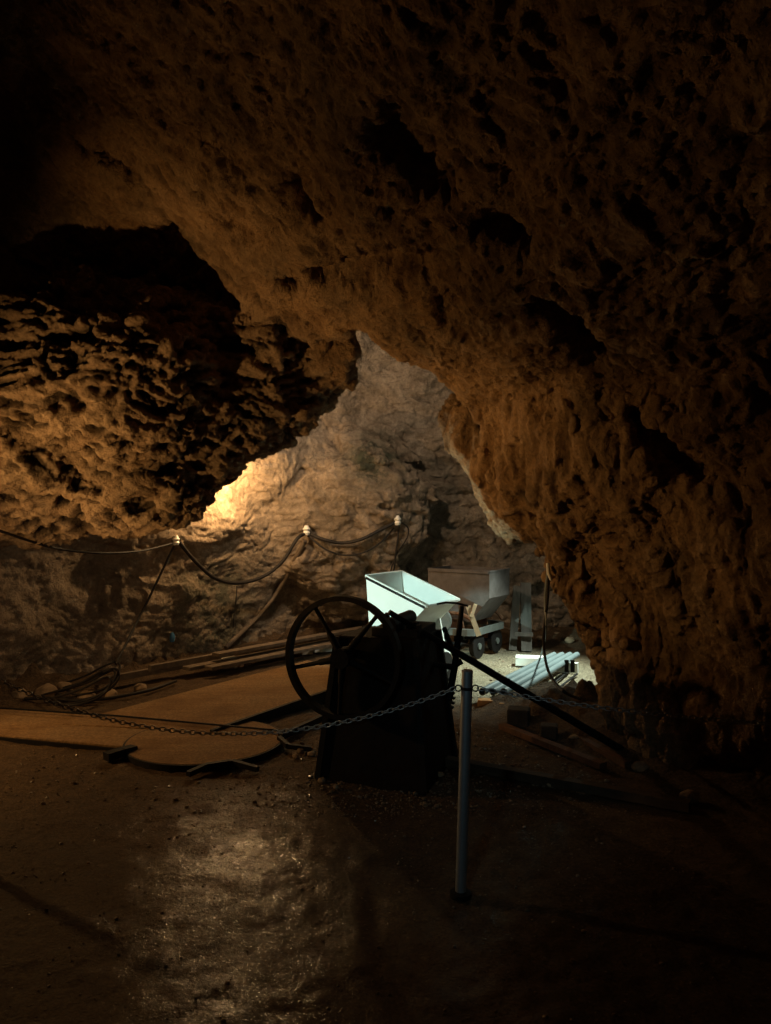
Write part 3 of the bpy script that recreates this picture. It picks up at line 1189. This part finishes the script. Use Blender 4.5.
# ------------------------------------------------------------------ pipes on the right
ends = [((482, 695), (554, 656.5)), ((493, 692), (562, 656.5)), ((504, 696), (570, 658)), ((517, 697), (577, 659))]
lbs = ['leftmost of four grey plastic pipes on the floor', 'second from left of four grey plastic pipes on the floor', 'third from left of four grey plastic pipes on the floor', 'rightmost of four grey plastic pipes on the floor']
for (n_, f_), lb in zip(ends, lbs):
    a, b = P(n_[0], n_[1], 6.40), P(f_[0], f_[1], 7.95)
    a.z = .105
    b.z = .125
    tag(MB().pipe(a, b, .031, .025, 20).build('plastic_pipe', M['pvc'], None, True, origin=a), lb, 'pipe', 'grey plastic pipes')
a, b = G(479, 704), G(520, 707)
tag(MB().bar(G(478, 703, .03), G(499, 704, .03), .10, .07).build('wood_block', M['block'], None, origin=a, bevel=.006), 'orange wooden block under the near ends of the left pipes', 'wood block')
tag(MB().bar(G(499.5, 706, .03), G(518, 707, .03), .10, .07).build('wood_block', M['block'], None, origin=b, bevel=.006), 'orange wooden block under the near ends of the right pipes', 'wood block')
st = empty('striped_support', G(566, 668), 'white and dark barred support under the far ends of the pipes', 'pipe support')
MB().bar(P(549, 664, 7.75) + Vector((0, 0, -.02)), P(578, 668, 7.62), .06, .10).build('white_board', M['white'], st)
for px in (566.5, 572.5):
    MB().bar(P(px, 660, 7.5), P(px, 672, 7.5), .035, .03, (0, 1, 0)).build('dark_bar', M['iron'], st)
g = G(531, 666)
tag(MB().box(g + Vector((.02, .05, .045)), (.34, .16, .09), Matrix.Rotation(-.2, 3, 'Z')).build('white_box', M['white'], None, origin=g, bevel=.006), 'low white box on the floor left of the pipe ends', 'box')
# thin rods right of the pipes
for i, (p, q, lb) in enumerate((((527, 706, .02), (569, 671, .02), 'thin dark rod on the floor just right of the pipes'), ((535, 706, .02), (577, 674, .02), 'thin dark rod on the floor, farther right of the pipes'))):
    a, b = G(*p), G(*q)
    tag(MB().cyl(a, b, .011, 8).build('thin_rod', M['iron'], None, True, origin=a), lb, 'rod')

# dark blocks, rusty strip, beams
for px, py, s, lb in ((520, 728, .155, 'dark stone block on the floor nearer the pipes'), (551, 741, .115, 'smaller dark block on the floor beside the rusty plank')):
    g = G(px, py)
    tag(MB().box(g + Vector((0, .06, s * .42)), (s * 1.05, s, s * .9), Matrix.Rotation(-.25, 3, 'Z')).build('dark_block', M['darkblock'], None, origin=g, bevel=.012), lb, 'block')
a, b = G(502, 726, .02), G(603, 766, .02)
tag(MB().bar(a, b, .06, .04).build('rusty_plank', M['rust'], None, origin=a), 'thin rusty strip on the floor beneath the dark blocks', 'strip')
a, b = G(556, 726, .02), G(628, 765, .02)
tag(MB().bar(a, b, .05, .04).build('rusty_plank', M['rust'], None, origin=a), 'thin rusty strip on the floor under the leaning iron bar', 'strip')
a, b = G(398, 752, .03), G(690, 806, .03)
tag(MB().bar(a, b, .07, .05).build('floor_beam', M['beam'], None, origin=a), 'long dark beam on the ground running right from the winch', 'beam')

# ------------------------------------------------------------------ cables
def curve(pts, n=10):
    pts = [Vector(p) for p in pts]
    q = [pts[0] * 2 - pts[1]] + pts + [pts[-1] * 2 - pts[-2]]
    out = []
    for i in range(1, len(q) - 2):
        a, b, c, d_ = q[i - 1], q[i], q[i + 1], q[i + 2]
        for k in range(n):
            t = k / n
            out.append(.5 * ((2 * b) + (c - a) * t + (2 * a - 5 * b + 4 * c - d_) * t * t + (3 * b - a - 3 * c + d_) * t ** 3))
    out.append(pts[-1])
    return out


def wallpath(px, off=.06, r=.02):
    """image points draped just off the rock; depths smoothed so that the cable hangs"""
    h = [hit(x, y, off) for x, y in px]
    dep = [p.y for p in h]
    n = len(dep)
    lin = [dep[0] + (dep[-1] - dep[0]) * i / max(1, n - 1) for i in range(n)]
    return curve([P(x, y, min(dd_, max(ll, dd_ - .25))) for (x, y), dd_, ll in zip(px, dep, lin)])


def cable(pts, r, mat, label, seg=8, name='cable'):
    o = MB().tube(pts, r, seg).build(name, mat, None, True, origin=pts[0])
    return tag(o, label, 'cable')


cable(wallpath([(179, 542), (196, 562), (215, 578), (237, 583), (262, 577), (282, 562), (297, 539), (306, 533)]), .021, M['rubber'], 'thick black cable sagging between the left and middle insulators')
cable(wallpath([(308, 533), (325, 540), (343, 543), (362, 539), (380, 530), (396, 522)]), .020, M['rubber'], 'thick black cable sagging between the middle and right insulators')
cable(wallpath([(308, 536), (325, 549), (343, 555), (362, 553), (380, 543), (394, 528)]), .010, M['rubber'], 'thin black cable hanging under the thick cable, middle to right insulator')
pl = [(-40, 520), (0, 531), (30, 541), (60, 549), (100, 553), (140, 551), (174, 543)]
hl = [hit(x, y, .06).y for x, y in pl]
ll = [hl[0] + (hl[-1] - hl[0]) * i / 6 for i in range(7)]
ov = max(0, max(a - b for a, b in zip(ll, hl)))
cable(curve([P(x, y, q - ov * (1 if i < 5 else (.6 if i == 5 else 0))) for i, ((x, y), q) in enumerate(zip(pl, ll))]), .011, M['rubber'], 'thin black cable running from the left edge to the left insulator')
cable(wallpath([(399, 525), (397, 545), (395, 560), (393, 578)]), .012, M['rubber'], 'dark cable dropping from the right insulator behind the white wagon')
cable(wallpath([(401, 522), (408, 528), (407, 538), (398, 552), (392, 566), (390, 578)]), .009, M['rubber'], 'thin looped wire beside the right insulator')
cable(wallpath([(237, 586), (236, 600), (234, 615), (233, 628)]), .006, M['rubber'], 'thin wire hanging down the wall below the sagging cable')
for (px, py), lb in (((176, 540), 'white insulator at the left end of the sagging cable'), ((306.5, 530), 'white insulator in the middle of the cable run'), ((397.5, 520), 'white insulator at the right end of the cable run')):
    p = hit(px, py, .05)
    r = empty('insulator', p, lb, 'insulator')
    k = p.y / 8.5
    MB().tube([p + Vector((0, 0, zz * k)) for zz in (-.055, -.03, -.01, .01, .03, .05)], [.03 * k, .042 * k, .03 * k, .045 * k, .028 * k, .02 * k], 14).build('knob', M['porcelain'], r, True)
    MB().cyl(p + Vector((0, 0, .0)), p + Vector((-.03, .16, .01)), .009, 8).build('pin', M['iron'], r, True)

# pole leaning down the wall from the middle insulator
pts = [hit(305, 541, .07), hit(290, 570, .07), hit(272, 600, .07), hit(252, 622, .07), hit(226, 648, .07)]
tag(MB().tube(curve([pts[0], pts[2], pts[4]], 6), .028, 10).build('wooden_pole', M['plank'], None, True, origin=pts[-1]), 'weathered brown pole leaning down the wall below the middle insulator', 'pole')
# cable down to the coil, and the coil
dn = [hit(174, 546, .06), hit(166, 568, .06), hit(152, 592, .06), hit(138, 620, .06), hit(124, 650, .08), G(116, 664, .22)]
cable(curve([dn[0], dn[2], dn[3], dn[5]]), .012, M['rubber'], 'black cable dropping from the left insulator to the coil on the floor')
cr = empty('cable_coil', G(85, 690), 'loose coil of black cable lying against the left wall', 'cable coil')
for k, (ox, oy, sc) in enumerate(((0, 0, 1), (4, 5, .86), (-5, 7, 1.0), (7, 1, .74), (-2, 11, .8))):
    loop = [(47, 688, .03), (62, 684, .07), (85, 676, .13), (104, 666, .20), (116, 662, .22), (120, 668, .18), (114, 680, .10), (100, 690, .05), (80, 696, .03), (60, 697, .02)]
    pts = []
    for x, y, zz in loop:
        pts.append(G(85 + (x - 85) * sc + ox, 682 + (y - 682) * sc + oy + zz * 20 * 0, zz + .012 * k))
    mb = MB().tube([p for p in curve(pts + [pts[0]], 6)][:-1], .0095, 8, True)
    mb.build('loop', M['rubber'], cr, True)
cable(curve([G(24, 699, .03), G(45, 698, .03), G(75, 700, .03), G(110, 698, .02), G(150, 690, .03), G(176, 681, .03)]), .014, M['rubber'], 'black cable lying on the floor in front of the coil')
# right hand cords
rp = hit(548, 569, .08)
yy = min(rp.y, 7.2)
cable(curve([P(548, 566, yy), P(545, 600, yy + .1), P(546, 630, yy + .1), P(541, 655, 7.5), P(539, 659, 7.6)]), .008, M['greycord'], 'pale grey cord hanging straight down to the white box')
cable(curve([P(549, 566, yy), P(548, 590, yy), P(547, 605, yy), P(544, 630, yy), P(544, 650, yy), P(548, 670, yy - .2), P(556, 684, yy - .4), P(568, 694, yy - .65), G(583, 700, .03)]), .010, M['rubber'], 'dark cable hanging by the right rock and looping over the pipes')
cl = P(549.5, 573, yy - .03)
tag(MB().tube([cl + Vector((-.012, 0, .07)), cl + Vector((-.006, 0, 0)), cl + Vector((.012, 0, -.05))], [.012, .014, .01], 10).build('cord_clip', M['porcelain'], None, True, origin=cl), 'small white clip holding the cords on the right rock', 'clip')
cable(curve([G(585, 706, .02), G(566, 715, .02), G(556, 720, .02), G(545, 724, .02)]), .012, M['rubber'], 'dark cable end on the floor beside the leaning bar')
p = hit(172, 637, .04)
tag(MB().tube([p + Vector((0, 0, -.05)), p + Vector((.005, 0, 0)), p + Vector((0, 0, .045))], [.022, .03, .012], 10).build('blue_scrap', M['blue'], None, True, origin=p), 'small blue scrap against the dark green wall', 'scrap')

# ------------------------------------------------------------------ lights
def point(name, loc, energy, col, r=.05):
    l = bpy.data.lights.new(name, 'POINT')
    l.energy = energy
    l.color = col
    l.shadow_soft_size = r
    o = bpy.data.objects.new(name, l)
    o.location = loc
    C.objects.link(o)
    return o


def spot(name, loc, target, energy, col, ang, r=.05, blend=.5):
    l = bpy.data.lights.new(name, 'SPOT')
    l.energy = energy
    l.color = col
    l.shadow_soft_size = r
    l.spot_size = math.radians(ang)
    l.spot_blend = blend
    o = bpy.data.objects.new(name, l)
    o.location = loc
    o.rotation_euler = (Vector(target) - Vector(loc)).to_track_quat('-Z', 'Y').to_euler()
    C.objects.link(o)
    return o


WARM = (1.0, .56, .20)
WARM2 = (1.0, .62, .28)
COOL = (.70, 1.0, .92)
spot('warm_lamp_left', (-3.7, 4.9, 1.25), (-1.8, 4.6, .75), 82, WARM, 152, .05, .6)
spot('warm_flood_rock', (-3.6, 3.1, .45), (-1.1, 6.0, 2.35), 335, WARM, 63, .05, 1)
spot('warm_flood_right', (-3.8, 4.1, 2.05), (.95, 5.2, 1.6), 185, WARM, 31, .06, .8)
point('warm_lamp_alcove', (-1.52, 7.95, 1.88), 62, WARM2, .03)
spot('warm_fill_chamber', (-.4, 7.0, 3.2), (.1, 9.6, 1.7), 125, (1, .78, .55), 120, .06, .7)  # added unseen fill that brightens the back wall
spot('cool_beam_wagon', (-3.4, 2.2, 2.95), (.02, 6.88, .85), 1750, (.64, 1, .93), 8.4, .03, .45)
spot('cool_flood_floor', (-.22, 6.25, .22), (.9, 6.1, 2.0), 110, COOL, 36, .04, .5)
spot('cool_lamp_right', (2.1, 7.6, 1.9), (1.35, 7.6, 0), 540, (.84, 1, .86), 84, .06, .9)
spot('warm_fill_left_wall', (-2.3, 2.6, 1.1), (-2.9, 7.2, .8), 34, (1, .76, .5), 46, .08, .9)  # added weak fill for the lower left wall, no real fixture
point('cool_lamp_recess', (2.2, 7.9, 1.6), 7, COOL, .06)
spot('cool_fill_post', (-.5, .3, 2.3), (.2, 3.23, .72), 34, (.62, .93, 1), 30, .08, .8)  # added unseen spot that puts a highlight on post and chain

w_ = bpy.data.worlds.new('dark')
w_.use_nodes = True
w_.node_tree.nodes['Background'].inputs[0].default_value = (.9, .75, .6, 1)
w_.node_tree.nodes['Background'].inputs[1].default_value = .0006
bpy.context.scene.world = w_

# ------------------------------------------------------------------ camera
cam = bpy.data.cameras.new('camera')
cam.sensor_fit = 'VERTICAL'
cam.sensor_height = 24
cam.lens = F / 1024 * 24
cam.clip_start = .05
co = bpy.data.objects.new('camera', cam)
co.location = (0, 0, CH)
co.rotation_euler = (math.pi / 2, 0, 0)
C.objects.link(co)
sc = bpy.context.scene
sc.camera = co
sc.view_settings.view_transform = 'Standard'
sc.view_settings.look = 'None'
sc.view_settings.exposure = 0
